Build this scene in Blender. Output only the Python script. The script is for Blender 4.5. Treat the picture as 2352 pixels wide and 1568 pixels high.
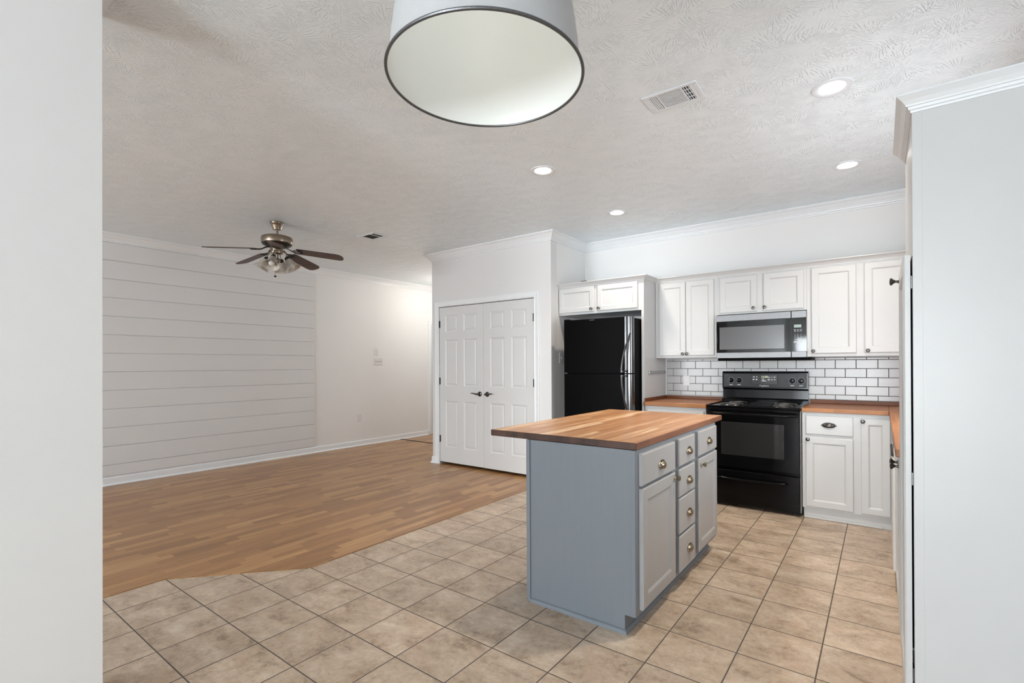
import bpy, math, random
from math import sin, cos, pi, radians, atan2, hypot
from mathutils import Vector, Matrix

random.seed(7)
SC = bpy.context.scene
COL = SC.collection
for o in list(bpy.data.objects):
    bpy.data.objects.remove(o, do_unlink=True)

# ------------------------------------------------------------------ camera
W, H = 2352, 1568
F_PX, CX, CY, YAW, ROLL, CAM_Z = 1118.8, 1202.4, 837.5, .63334, -.00586, 1.2953
cam = bpy.data.cameras.new('camera')
cam.sensor_fit = 'HORIZONTAL'
cam.sensor_width = 36.0
cam.lens = F_PX / W * 36.0
cam.shift_x = (W / 2 - CX) / W
cam.shift_y = (CY - H / 2) / W
cam.clip_start = .02
camo = bpy.data.objects.new('camera', cam)
COL.objects.link(camo)
camo.matrix_world = (Matrix.Translation((0, 0, CAM_Z)) @ Matrix.Rotation(YAW, 4, 'Z')
                     @ Matrix.Rotation(pi / 2, 4, 'X') @ Matrix.Rotation(ROLL, 4, 'Z'))
SC.camera = camo

# ------------------------------------------------------------------ colour management
vs = SC.view_settings
vs.view_transform = 'Standard'
vs.look = 'None'
vs.gamma = 1
vs.use_curve_mapping = False
vs.exposure = 0.30
SC.cycles.use_denoising = True
SC.cycles.max_bounces = 10
SC.cycles.diffuse_bounces = 6
SC.cycles.sample_clamp_indirect = 6
SC.cycles.caustics_reflective = False
SC.cycles.caustics_refractive = False

# ------------------------------------------------------------------ world and daylight
wd = bpy.data.worlds.new('sky')
SC.world = wd
wd.use_nodes = True
bg = wd.node_tree.nodes['Background']
bg.inputs[0].default_value = (.85, .93, 1, 1)
bg.inputs[1].default_value = 1.6

def area(name, loc, rot, sx, sy, power, col=(1, 1, 1), spread=180):
    l = bpy.data.lights.new(name, 'AREA')
    l.shape = 'RECTANGLE'
    l.size, l.size_y, l.energy, l.color = sx, sy, power, col
    l.spread = radians(spread)
    o = bpy.data.objects.new(name, l)
    COL.objects.link(o)
    o.location = loc
    o.rotation_euler = rot
    return o

# area lights added at invented window openings behind the camera (all face +Y)
IN = (radians(90), 0, pi)
area('added_daylight_patio', (-.27, -6.62, 1.06), (radians(90), 0, 0), 1.5, 2.0, 250, (.87, .95, 1))
area('added_daylight_dining', (-1.62, -6.62, 1.5), (radians(90), 0, 0), .9, 1.2, 120, (.87, .95, 1))
area('added_daylight_living', (-4.6, -6.62, 1.4), (radians(90), 0, 0), 2.4, 1.6, 330, (.87, .95, 1))
# daylight through the window over the sink in the right kitchen wall (faces -X)
area('daylight_sink_window', (.86, 3.35, 1.55), (0, radians(90), 0), .9, .9, 20, (.87, .95, 1))

def can_light(x, y, z, power, col=(1, .9, .78)):
    l = bpy.data.lights.new('recessed_bulb', 'SPOT')
    l.energy, l.color, l.shadow_soft_size = power, col, .06
    l.spot_size, l.spot_blend = radians(130), .85
    o = bpy.data.objects.new('recessed_bulb', l)
    COL.objects.link(o)
    o.location = (x, y, z)

def bulb_light(name, loc, power, col=(1, .88, .74), r=.05):
    l = bpy.data.lights.new(name, 'POINT')
    l.energy, l.color, l.shadow_soft_size = power, col, r
    o = bpy.data.objects.new(name, l)
    COL.objects.link(o)
    o.location = loc

bulb_light('hall_bulb', (-5.75, 6.15, 2.55), 24, (1, .93, .84), .1)

# ------------------------------------------------------------------ materials
class NT:
    def __init__(s, name):
        s.m = bpy.data.materials.new(name)
        s.m.use_nodes = True
        s.t = s.m.node_tree
        s.b = s.t.nodes['Principled BSDF']
    def n(s, typ, **k):
        nd = s.t.nodes.new(typ)
        ins = k.pop('ins', {})
        for a, v in k.items():
            setattr(nd, a, v)
        for i, v in ins.items():
            s.put(nd.inputs[i], v)
        return nd
    def put(s, sock, v):
        if hasattr(v, 'is_output'):
            s.t.links.new(v, sock)
        else:
            sock.default_value = v
    def math(s, op, a, b=0.0, c=0.0):
        nd = s.n('ShaderNodeMath', operation=op)
        s.put(nd.inputs[0], a); s.put(nd.inputs[1], b); s.put(nd.inputs[2], c)
        return nd.outputs[0]
    def vmath(s, op, a, b=(0, 0, 0)):
        nd = s.n('ShaderNodeVectorMath', operation=op)
        s.put(nd.inputs[0], a); s.put(nd.inputs[1], b)
        return nd.outputs[0]
    def mix(s, f, a, b):
        nd = s.n('ShaderNodeMix', data_type='RGBA')
        s.put(nd.inputs[0], f); s.put(nd.inputs[6], a); s.put(nd.inputs[7], b)
        return nd.outputs[2]
    def pos(s):
        return s.n('ShaderNodeNewGeometry').outputs['Position']
    def xyz(s, v):
        nd = s.n('ShaderNodeSeparateXYZ'); s.put(nd.inputs[0], v)
        return nd.outputs[0], nd.outputs[1], nd.outputs[2]
    def comb(s, x, y, z=0.0):
        nd = s.n('ShaderNodeCombineXYZ')
        s.put(nd.inputs[0], x); s.put(nd.inputs[1], y); s.put(nd.inputs[2], z)
        return nd.outputs[0]
    def noise(s, v, scale, detail=3, rough=.5, dist=0.0):
        nd = s.n('ShaderNodeTexNoise')
        s.put(nd.inputs['Vector'], v)
        nd.inputs['Scale'].default_value = scale
        nd.inputs['Detail'].default_value = detail
        nd.inputs['Roughness'].default_value = rough
        nd.inputs['Distortion'].default_value = dist
        return nd.outputs['Fac']
    def white(s, v):
        nd = s.n('ShaderNodeTexWhiteNoise', noise_dimensions='3D'); s.put(nd.inputs[0], v)
        return nd.outputs[0]
    def ramp(s, f, stops):
        nd = s.n('ShaderNodeValToRGB'); s.put(nd.inputs[0], f)
        e = nd.color_ramp.elements
        while len(e) < len(stops):
            e.new(.5)
        for el, (p, c) in zip(e, stops):
            el.position = p
            el.color = (*c, 1) if len(c) == 3 else c
        return nd.outputs[0]
    def rng(s, f, a, b, c, d, smooth=False):
        nd = s.n('ShaderNodeMapRange')
        if smooth:
            nd.interpolation_type = 'SMOOTHSTEP'
        for i, v in enumerate((f, a, b, c, d)):
            s.put(nd.inputs[i], v)
        return nd.outputs[0]
    def bump(s, h, strength, dist):
        nd = s.n('ShaderNodeBump')
        nd.inputs['Strength'].default_value = strength
        nd.inputs['Distance'].default_value = dist
        s.put(nd.inputs['Height'], h)
        s.t.links.new(nd.outputs[0], s.b.inputs['Normal'])
    def set(s, **k):
        for a, v in k.items():
            s.put(s.b.inputs[a.replace('_', ' ')], v)
        return s.m

def plain(name, col, rough=.5, metal=0.0, noise=0.0, nscale=60, coat=0.0, spec=.5, bump=0.0, **k):
    n = NT(name)
    c = (*col, 1)
    if noise:
        f = n.noise(n.pos(), nscale, 3)
        c = n.mix(f, tuple(x * (1 - noise) for x in col) + (1,), tuple(min(1, x * (1 + noise)) for x in col) + (1,))
    n.set(Base_Color=c, Roughness=rough, Metallic=metal, Coat_Weight=coat, Specular_IOR_Level=spec, **k)
    if bump:
        n.bump(n.noise(n.pos(), nscale, 4), bump, .002)
    return n.m

M = {}
M['wall'] = plain('wall_paint', (.80, .80, .80), .55, noise=.02, nscale=3, bump=.06)
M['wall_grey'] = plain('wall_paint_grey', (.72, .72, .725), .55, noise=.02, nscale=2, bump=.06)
M['trim'] = plain('trim_paint', (.80, .825, .85), .35, noise=.02, nscale=4)
M['door'] = plain('door_paint', (.68, .685, .69), .4, noise=.02, nscale=4)
M['cab'] = plain('cabinet_paint', (.58, .583, .587), .35, noise=.02, nscale=5)
M['plastic'] = plain('white_plastic', (.72, .71, .69), .35, noise=.02)
M['slot'] = plain('dark_slot', (.02, .02, .02), .6, noise=.05)
M['dark'] = plain('unlit_inside', (.012, .012, .012), .9, noise=.05)  # near-black colour holds the shade of unlit interiors
M['black'] = plain('black_enamel', (.003, .003, .0035), .10, noise=.1, spec=.16)
M['blackmat'] = plain('black_textured_steel', (.004, .004, .0042), .40, noise=.3, nscale=400, bump=.25, spec=.02)
M['blackglass'] = plain('black_glass', (.004, .004, .0045), .05, noise=.05, spec=.4)
M['ovenglass'] = plain('oven_window_glass', (.020, .020, .020), .06, noise=.1, spec=.6)
M['mwglass'] = plain('microwave_window_glass', (.085, .085, .088), .12, noise=.1, spec=.8)  # base colour lifted to stand in for the bright room reflected in it
M['greypanel'] = plain('dark_grey_panel', (.020, .020, .021), .28, noise=.08, spec=.22)
M['steel'] = plain('brushed_steel', (.21, .21, .215), .42, metal=1, noise=.06, nscale=30)
M['darksteel'] = plain('dark_edge_steel', (.16, .16, .165), .22, metal=1, noise=.1, nscale=30)
M['nickel'] = plain('aged_nickel', (.10, .095, .09), .28, metal=1, noise=.3, nscale=200)
M['brass'] = plain('antique_brass', (.30, .25, .175), .24, metal=1, noise=.25, nscale=120)
M['fanmetal'] = plain('brushed_pewter', (.30, .245, .19), .28, metal=1, noise=.1, nscale=60)
M['fandark'] = plain('dark_pewter', (.06, .055, .05), .4, metal=.8, noise=.2, nscale=60)
M['coil'] = plain('burner_coil', (.09, .09, .09), .4, metal=.6, noise=.2)
M['chrome'] = plain('drip_pan_chrome', (.35, .35, .35), .2, metal=1, noise=.1)
M['hinge'] = plain('hinge_metal', (.10, .10, .10), .35, metal=1, noise=.2)
M['hinge2'] = plain('nickel_hinge', (.3, .3, .3), .35, metal=1, noise=.1)
M['lcd'] = plain('lcd_display', (.26, .34, .31), .3, noise=.1)
M['print'] = plain('white_print', (.62, .62, .62), .5, noise=.05)
M['lamp_out'] = plain('grey_lamp_metal', (.50, .505, .515), .4, metal=.15, noise=.04)
M['lamp_rim'] = plain('galvanised_rim', (.13, .13, .135), .4, metal=.8, noise=.4, nscale=300)
M['lamp_in'] = plain('white_lamp_enamel', (.90, .93, .92), .4, noise=.01)
M['rubber'] = plain('dark_rubber', (.03, .03, .03), .7, noise=.1)
M['grey_slide'] = plain('grey_metal_bar', (.42, .42, .42), .35, metal=.7, noise=.3, nscale=90)
M['tile_w'] = plain('white_glazed_tile', (.50, .50, .50), .25, noise=.03, nscale=9)
M['grout_d'] = plain('dark_grout', (.10, .10, .10), .8, noise=.1)
M['ventw'] = plain('vent_paint', (.76, .80, .84), .4, noise=.02)

def emis(name, col, st):
    n = NT(name)
    n.set(Base_Color=(*col, 1), Emission_Color=(*col, 1), Emission_Strength=st)
    return n.m
M['lens'] = emis('recessed_lens', (1, .97, .92), 14)
M['bulb'] = emis('glowing_bulb', (1, .98, .95), .3)
M['digits'] = emis('clock_digits', (.55, .6, .4), .8)

def frosted():
    n = NT('frosted_glass_shade')
    f = n.noise(n.pos(), 30, 4, .6)
    c = n.ramp(f, [(.3, (.70, .64, .56)), (.7, (.88, .84, .78))])
    n.set(Base_Color=c, Roughness=.35, Transmission_Weight=.35, Alpha=.93)
    return n.m
M['frost'] = frosted()

def island_paint():
    n = NT('blue_grey_paint')
    p = n.pos()
    f = n.noise(n.vmath('MULTIPLY', p, (40, 40, 2)), 1.5, 4, .6)
    c = n.mix(f, (.165, .185, .212, 1), (.183, .203, .23, 1))
    chip = n.math('GREATER_THAN', n.noise(p, 38, 2, .4), .79)
    c = n.mix(n.math('MULTIPLY', chip, .5), c, (.35, .35, .35, 1))
    n.set(Base_Color=c, Roughness=.38)
    n.bump(n.noise(n.vmath('MULTIPLY', p, (60, 60, 4)), 1.5, 3), .05, .002)
    return n.m
M['island'] = island_paint()
def lit_front_paint():  # same paint as the island body, lightened and warmed in colour as if lit
    n = NT('lit_blue_grey_fronts')
    p = n.pos()
    f = n.noise(n.vmath('MULTIPLY', p, (40, 60, 3)), 1.5, 4, .6)
    c = n.mix(f, (.335, .33, .335, 1), (.375, .37, .37, 1))
    n.set(Base_Color=c, Roughness=.36)
    return n.m
M['front'] = lit_front_paint()

def ceiling_mat():
    n = NT('stomped_ceiling_texture')
    p = n.pos()
    x, y, z = n.xyz(p)
    def layer(scale, seed, nray):
        wob = n.n('ShaderNodeTexNoise', ins={'Vector': p, 'Scale': 4.0})
        q = n.vmath('ADD', n.comb(x, y, seed), n.vmath('MULTIPLY', n.vmath('SUBTRACT', wob.outputs['Color'], (.5, .5, .5)), (.10, .10, 0)))
        v = n.n('ShaderNodeTexVoronoi', voronoi_dimensions='2D', feature='F1')
        n.put(v.inputs['Vector'], q)
        v.inputs['Scale'].default_value = scale
        sc_ = n.vmath('MULTIPLY', q, (scale, scale, scale))
        d = n.vmath('SUBTRACT', sc_, n.vmath('MULTIPLY', v.outputs['Position'], (scale, scale, scale)))
        dx, dy, _ = n.xyz(d)
        ang = n.math('ARCTAN2', dy, dx)
        r = n.math('SQRT', n.math('ADD', n.math('MULTIPLY', dx, dx), n.math('MULTIPLY', dy, dy)))
        rnd = n.xyz(v.outputs['Color'])[0]
        jag = n.noise(p, 22, 3, .6)
        jag2 = n.noise(p, 9, 2, .5)
        ph = n.math('ADD', n.math('MULTIPLY', ang, nray), n.math('ADD', n.math('MULTIPLY', jag, 3.0), n.math('MULTIPLY', jag2, 9.0)))
        w = n.math('SINE', ph)
        ridge = n.rng(w, .45, 1.0, 0.0, 1.0, True)
        brk = n.rng(n.noise(n.comb(n.math('MULTIPLY', ang, 5.0), n.math('MULTIPLY', r, 3.0), n.math('MULTIPLY', rnd, 20.0)), 2.2, 3, .65), .47, .56, 0.0, 1.0, True)
        body = n.math('MULTIPLY', n.rng(r, .08, .42, 0.0, 1.0, True), n.rng(r, .50, .72, 1.0, 0.15, True))
        return n.math('MULTIPLY', n.math('MULTIPLY', ridge, brk), body)
    a = layer(3.7, 0.0, 63.0)
    b = layer(4.9, 7.3, 49.0)
    h = n.math('MAXIMUM', a, n.math('MULTIPLY', b, .8))
    h = n.math('ADD', h, n.math('MULTIPLY', n.noise(p, 70, 3, .6), .25))
    n.set(Base_Color=(.86, .93, .975, 1), Roughness=.38)
    n.bump(h, .75, .005)
    return n.m
M['ceiling'] = ceiling_mat()

TAX, TAY, TS = -.8331, 4.4516, .3048
def tile_mat():
    n = NT('beige_floor_tile')
    p = n.pos()
    x, y, z = n.xyz(p)
    u = n.math('DIVIDE', n.math('SUBTRACT', x, TAX), TS)
    v = n.math('DIVIDE', n.math('SUBTRACT', y, TAY), TS)
    fu = n.math('FRACT', u); fv = n.math('FRACT', v)
    eu = n.math('MINIMUM', fu, n.math('SUBTRACT', 1.0, fu))
    ev = n.math('MINIMUM', fv, n.math('SUBTRACT', 1.0, fv))
    wob = n.math('MULTIPLY', n.math('SUBTRACT', n.noise(p, 40, 2), .5), .004)
    e = n.math('ADD', n.math('MINIMUM', eu, ev), wob)
    grout = n.rng(e, .0085, .011, 1.0, 0.0)
    edge = n.rng(e, .011, .017, 1.0, 0.0)
    cid = n.comb(n.math('FLOOR', u), n.math('FLOOR', v), 3.0)
    rnd = n.white(cid)
    off = n.vmath('MULTIPLY', cid, (1.73, 2.31, 0))
    q = n.vmath('ADD', n.vmath('MULTIPLY', p, (1.0, 1.5, 1.0)), off)
    f1 = n.noise(q, 4.5, 6, .62, .6)
    f2 = n.noise(q, 17, 5, .65, .8)
    f3 = n.noise(n.vmath('MULTIPLY', q, (1.0, .45, 1.0)), 42, 5, .7, .6)
    f = n.math('ADD', n.math('ADD', n.math('MULTIPLY', f1, .62), n.math('MULTIPLY', f2, .28)), n.math('MULTIPLY', f3, .30))
    f = n.math('SUBTRACT', f, .10)
    c = n.ramp(f, [(.36, (.27, .195, .135)), (.45, (.41, .31, .225)), (.55, (.52, .41, .31)), (.66, (.63, .53, .42))])
    pink = n.rng(n.noise(q, 6, 3), .55, .7, 0.0, .35)
    c = n.mix(pink, c, (.44, .29, .20, 1))
    vein = n.rng(n.math('ABSOLUTE', n.math('SUBTRACT', n.noise(q, 11, 4, .7, 1.8), .5)), 0.0, .016, 1.0, 0.0)
    vm = n.math('MULTIPLY', vein, n.rng(n.noise(q, 5, 2), .48, .58, 0.0, .8))
    c = n.mix(vm, c, (.60, .54, .46, 1))
    hs = n.n('ShaderNodeHueSaturation')
    n.put(hs.inputs['Color'], c)
    n.put(hs.inputs['Value'], n.rng(rnd, 0.0, 1.0, .93, 1.07))
    c = hs.outputs[0]
    c = n.mix(n.math('MULTIPLY', edge, .6), c, (.50, .43, .36, 1))
    c = n.mix(grout, c, (.11, .083, .064, 1))
    n.set(Base_Color=c, Roughness=n.rng(grout, 0.0, 1.0, .34, .8))
    h = n.math('SUBTRACT', n.math('MULTIPLY', f2, .25), n.math('MULTIPLY', grout, 1.0))
    n.bump(h, .4, .004)
    return n.m
M['tile'] = tile_mat()

def strips(name, along, w, L, stops, grain=.25, rough=.3, gap=.02, seed=0.0, spanz=False, bump=.1):
    """narrow wood strips with staggered butt joints; along = axis index of the strip direction"""
    n = NT(name)
    p = n.pos()
    c3 = n.xyz(p)
    l = c3[along]
    t = c3[1 - along]
    if spanz:
        t = n.math('ADD', t, c3[2])
    t = n.math('ADD', t, seed)
    row = n.math('FLOOR', n.math('DIVIDE', t, w))
    ro = n.white(n.comb(row, 4.7, seed))
    lq = n.math('ADD', n.math('DIVIDE', l, L), n.math('MULTIPLY', ro, 17.0))
    col = n.math('FLOOR', lq)
    rnd = n.white(n.comb(row, col, 9.1))
    rnd2 = n.white(n.comb(row, col, 2.3))
    q = n.comb(n.math('MULTIPLY', l, 3.0), n.math('MULTIPLY', t, 55.0), n.math('MULTIPLY', rnd, 40.0))
    g = n.noise(q, 1.0, 5, .6, .5)
    q2 = n.comb(n.math('MULTIPLY', l, 1.2), n.math('MULTIPLY', t, 14.0), n.math('MULTIPLY', rnd2, 40.0))
    g2 = n.noise(q2, 1.0, 4, .6, 1.2)
    f = n.math('ADD', n.math('MULTIPLY', rnd, 1 - grain), n.math('MULTIPLY', n.math('ADD', n.math('MULTIPLY', g, .6), n.math('MULTIPLY', g2, .6)), grain))
    c = n.ramp(f, stops)
    dk = n.rng(g, .38, .62, .84, 1.06)
    mul = n.n('ShaderNodeMix', data_type='RGBA', blend_type='MULTIPLY')
    mul.inputs[0].default_value = 1
    n.put(mul.inputs[6], c)
    n.put(mul.inputs[7], n.comb(dk, dk, dk))
    c = mul.outputs[2]
    ft = n.math('FRACT', n.math('DIVIDE', t, w))
    fl = n.math('FRACT', lq)
    em = n.math('MINIMUM', n.math('MINIMUM', ft, n.math('SUBTRACT', 1.0, ft)), n.math('MULTIPLY', n.math('MINIMUM', fl, n.math('SUBTRACT', 1.0, fl)), L / w))
    seam = n.rng(em, 0.0, gap, .45, 0.0)
    c = n.mix(seam, c, (.09, .045, .022, 1))
    n.set(Base_Color=c, Roughness=rough, Specular_IOR_Level=.35)
    if bump:
        n.bump(g, bump, .001)
    return n.m

M['wood_floor'] = strips('laminate_wood_floor', 1, .066, .42,
                         [(.1, (.26, .125, .052)), (.4, (.35, .178, .073)), (.65, (.42, .222, .092)), (.95, (.55, .32, .14))],
                         .35, .3, .02, 0.0, bump=.05)
BB = [(.15, (.34, .14, .055)), (.40, (.45, .21, .088)), (.60, (.51, .255, .113)), (.72, (.57, .31, .15)), (.80, (.78, .53, .32))]
M['butcher_island'] = strips('butcher_block_island', 1, .036, 1.5, BB, .55, .33, .012, 3.7)
M['butcher_side'] = strips('butcher_block_edge', 1, .05, .55,
                           [(.1, (.14, .052, .025)), (.5, (.21, .085, .042)), (.95, (.29, .13, .066))], .5, .4, .012, 1.1, spanz=True)
BC = [(.15, (.20, .062, .014)), (.5, (.29, .10, .026)), (.85, (.40, .165, .05))]
M['butcher_counter'] = strips('butcher_block_counter', 0, .042, .8, BC, .4, .36, .012, 5.2)
M['butcher_run'] = strips('butcher_block_run', 1, .042, .8, BC, .4, .36, .012, 8.2)
M['butcher_lip'] = strips('butcher_block_lip', 0, .2, .9, [(.1, (.13, .036, .012)), (.9, (.20, .060, .02))], .5, .4, .005, 0.4, spanz=True)
def endgrain():
    n = NT('butcher_block_end_grain')
    p = n.pos()
    x, y, z = n.xyz(p)
    row = n.math('FLOOR', n.math('DIVIDE', n.math('ADD', x, 3.7), .042))
    rnd = n.white(n.comb(row, 1.3, 5.0))
    g = n.noise(n.vmath('MULTIPLY', p, (60, 1, 25)), 3, 4, .6)
    f = n.math('ADD', n.math('MULTIPLY', rnd, .6), n.math('MULTIPLY', g, .4))
    c = n.ramp(f, [(.15, (.030, .013, .009)), (.6, (.055, .024, .016)), (.9, (.085, .038, .025))])
    n.set(Base_Color=c, Roughness=.45)
    return n.m
M['butcher_end'] = endgrain()
def blade_mat():
    n = NT('dark_walnut_blade')
    tc = n.n('ShaderNodeTexCoord').outputs['Object']
    g = n.noise(n.vmath('MULTIPLY', tc, (4, 50, 50)), 1.5, 5, .6, .4)
    n.set(Base_Color=n.ramp(g, [(.3, (.030, .013, .008)), (.55, (.065, .028, .016)), (.8, (.11, .046, .025))]), Roughness=.4)
    return n.m
M['blade'] = blade_mat()

# ------------------------------------------------------------------ mesh builder
class MB:
    def __init__(s):
        s.v = []; s.f = []; s.mi = []; s.sm = []
        s.mats = []
    def mid(s, m):
        if m not in s.mats:
            s.mats.append(m)
        return s.mats.index(m)
    def add(s, vs_, fs, mat, smooth=False):
        b = len(s.v)
        s.v += [tuple(v) for v in vs_]
        k = s.mid(mat)
        for f in fs:
            s.f.append(tuple(i + b for i in f)); s.mi.append(k); s.sm.append(smooth)
        return s
    def box(s, x0, y0, z0, x1, y1, z1, mat, c=0.0):
        x0, x1 = sorted((x0, x1)); y0, y1 = sorted((y0, y1)); z0, z1 = sorted((z0, z1))
        c = min(c, (x1 - x0) * .45, (y1 - y0) * .45, (z1 - z0) * .45)
        if c <= 0:
            v = [(x, y, z) for x in (x0, x1) for y in (y0, y1) for z in (z0, z1)]
            f = [(0, 1, 3, 2), (4, 6, 7, 5), (0, 4, 5, 1), (2, 3, 7, 6), (0, 2, 6, 4), (1, 5, 7, 3)]
            return s.add(v, f, mat)
        lo, hi = (x0, y0, z0), (x1, y1, z1)
        idx = {}; v = []
        for a in range(3):
            for i in range(8):
                sg = ((i >> 2) & 1, (i >> 1) & 1, i & 1)
                co = [0, 0, 0]
                for k in range(3):
                    e = hi[k] if sg[k] else lo[k]
                    co[k] = e if k == a else (e - c if sg[k] else e + c)
                idx[(a, sg)] = len(v); v.append(tuple(co))
        f = []
        for a in range(3):
            o1, o2 = [k for k in range(3) if k != a]
            for sd in (0, 1):
                loop = []
                for p, q in ((0, 0), (1, 0), (1, 1), (0, 1)):
                    sg = [0, 0, 0]; sg[a] = sd; sg[o1] = p; sg[o2] = q
                    loop.append(idx[(a, tuple(sg))])
                f.append(tuple(loop))
        for a in range(3):           # edges along axis a
            o1, o2 = [k for k in range(3) if k != a]
            for p in (0, 1):
                for q in (0, 1):
                    s0 = [0, 0, 0]; s0[o1] = p; s0[o2] = q; s1 = list(s0); s1[a] = 1
                    s0, s1 = tuple(s0), tuple(s1)
                    f.append((idx[(o1, s0)], idx[(o1, s1)], idx[(o2, s1)], idx[(o2, s0)]))
        for i in range(8):
            sg = ((i >> 2) & 1, (i >> 1) & 1, i & 1)
            f.append((idx[(0, sg)], idx[(1, sg)], idx[(2, sg)]))
        return s.add(v, f, mat)
    def prism(s, poly, z0, z1, mat):
        n = len(poly)
        v = [(x, y, z0) for x, y in poly] + [(x, y, z1) for x, y in poly]
        f = [tuple(range(n))[::-1], tuple(range(n, 2 * n))] + [(i, (i + 1) % n, (i + 1) % n + n, i + n) for i in range(n)]
        return s.add(v, f, mat)
    def quad(s, a, b, c, d, mat):
        return s.add([a, b, c, d], [(0, 1, 2, 3)], mat)
    def lathe(s, prof, org, mat, axis='Z', seg=24, smooth=True, cap=True):
        """prof: (radius, height) pairs along the axis"""
        v = []; f = []
        for r, h in prof:
            for i in range(seg):
                a = 2 * pi * i / seg
                u, w = r * cos(a), r * sin(a)
                if axis == 'Z': p = (u, w, h)
                elif axis == '-Y': p = (u, -h, w)
                elif axis == 'X': p = (h, u, w)
                else: p = axis_pt(axis, u, w, h)
                v.append((p[0] + org[0], p[1] + org[1], p[2] + org[2]))
        n = len(prof)
        for j in range(n - 1):
            for i in range(seg):
                k = (i + 1) % seg
                f.append((j * seg + i, j * seg + k, (j + 1) * seg + k, (j + 1) * seg + i))
        if cap:
            f.append(tuple(range(seg))[::-1]); f.append(tuple(range((n - 1) * seg, n * seg)))
        return s.add(v, f, mat, smooth)
    def tube(s, pts, r, mat, seg=10, closed=False, flat=1.0):
        pts = [Vector(p) for p in pts]
        n = len(pts); v = []; f = []
        ref = None
        for i, p in enumerate(pts):
            if closed:
                t = pts[(i + 1) % n] - pts[i - 1]
            else:
                t = pts[min(i + 1, n - 1)] - pts[max(i - 1, 0)]
            t.normalize()
            if ref is None:
                ref = Vector((0, 0, 1)) if abs(t.z) < .9 else Vector((1, 0, 0))
            a = t.cross(ref).normalized(); b = a.cross(t).normalized()
            ref = b
            rr = r[i] if isinstance(r, (list, tuple)) else r
            for k in range(seg):
                an = 2 * pi * k / seg
                v.append(p + a * cos(an) * rr + b * sin(an) * rr * flat)
        m = n if closed else n - 1
        for i in range(m):
            j = (i + 1) % n
            for k in range(seg):
                l = (k + 1) % seg
                f.append((i * seg + k, i * seg + l, j * seg + l, j * seg + k))
        if not closed:
            f.append(tuple(range(seg))[::-1]); f.append(tuple(range((n - 1) * seg, n * seg)))
        return s.add(v, f, mat, True)
    def sweep(s, path, prof, z, mat, closed=False):
        """moulding: path = wall-line points, prof = (out, down) pairs, out to the LEFT of travel"""
        n = len(path); P = [Vector(p) for p in path]; v = []; f = []
        for i in range(n):
            d0 = (P[i] - P[i - 1]).normalized() if (i > 0 or closed) else (P[1] - P[0]).normalized()
            d1 = (P[(i + 1) % n] - P[i]).normalized() if (i < n - 1 or closed) else d0
            n0 = Vector((-d0.y, d0.x)); n1 = Vector((-d1.y, d1.x))
            mt = (n0 + n1) / (1 + n0.dot(n1))
            for o, dn in prof:
                v.append((P[i].x + mt.x * o, P[i].y + mt.y * o, z - dn))
        k = len(prof)
        for i in range(n if closed else n - 1):
            j = (i + 1) % n
            for a in range(k - 1):
                f.append((i * k + a, j * k + a, j * k + a + 1, i * k + a + 1))
        if not closed:
            f.append(tuple(range(k))); f.append(tuple(range((n - 1) * k, n * k))[::-1])
        return s.add(v, f, mat)
    def paneled(s, w, h, t, panels, rings, mat, ch=.004, org=(0, 0, 0)):
        """slab with profiled panels; local x 0..w, z 0..h, front at y=0 facing -Y, back at y=t.
        panels: (x0,z0,x1,z1); rings: (inset, depth) pairs"""
        ox, oy, oz = org
        X = sorted({ch, w - ch} | {a for p in panels for a in (p[0], p[2])})
        Z = sorted({ch, h - ch} | {a for p in panels for a in (p[1], p[3])})
        v = []; f = []
        def V(x, y, z):
            v.append((ox + x, oy + y, oz + z)); return len(v) - 1
        for i in range(len(X) - 1):
            for j in range(len(Z) - 1):
                cx_, cz_ = (X[i] + X[i + 1]) / 2, (Z[j] + Z[j + 1]) / 2
                if any(p[0] < cx_ < p[2] and p[1] < cz_ < p[3] for p in panels):
                    continue
                f.append((V(X[i], 0, Z[j]), V(X[i + 1], 0, Z[j]), V(X[i + 1], 0, Z[j + 1]), V(X[i], 0, Z[j + 1])))
        for x0, z0, x1, z1 in panels:
            prev = None
            for ins, dep in [(0, 0)] + list(rings):
                cur = [V(x0 + ins, dep, z0 + ins), V(x1 - ins, dep, z0 + ins), V(x1 - ins, dep, z1 - ins), V(x0 + ins, dep, z1 - ins)]
                if prev:
                    for k in range(4):
                        l = (k + 1) % 4
                        f.append((prev[k], prev[l], cur[l], cur[k]))
                prev = cur
            f.append(tuple(prev))
        a = [V(ch, 0, ch), V(w - ch, 0, ch), V(w - ch, 0, h - ch), V(ch, 0, h - ch)]
        b = [V(0, ch, 0), V(w, ch, 0), V(w, ch, h), V(0, ch, h)]
        c = [V(0, t, 0), V(w, t, 0), V(w, t, h), V(0, t, h)]
        for k in range(4):
            l = (k + 1) % 4
            f.append((b[k], b[l], a[l], a[k])); f.append((c[k], c[l], b[l], b[k]))
        f.append(tuple(c)[::-1])
        return s.add(v, f, mat)
    def build(s, name, parent=None, **props):
        me = bpy.data.meshes.new(name)
        me.from_pydata(s.v, [], s.f)
        for m in s.mats:
            me.materials.append(M[m])
        me.polygons.foreach_set('material_index', s.mi)
        me.polygons.foreach_set('use_smooth', s.sm)
        import bmesh
        bm = bmesh.new(); bm.from_mesh(me)
        bmesh.ops.remove_doubles(bm, verts=bm.verts, dist=1e-6)
        bmesh.ops.recalc_face_normals(bm, faces=bm.faces)
        bm.to_mesh(me); bm.free()
        if any(s.sm) :
            try:
                me.set_sharp_from_angle(angle=radians(38))
            except Exception:
                pass
        o = bpy.data.objects.new(name, me)
        COL.objects.link(o)
        if parent:
            o.parent = parent
        for k, v in props.items():
            o[k] = v
        return o

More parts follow.
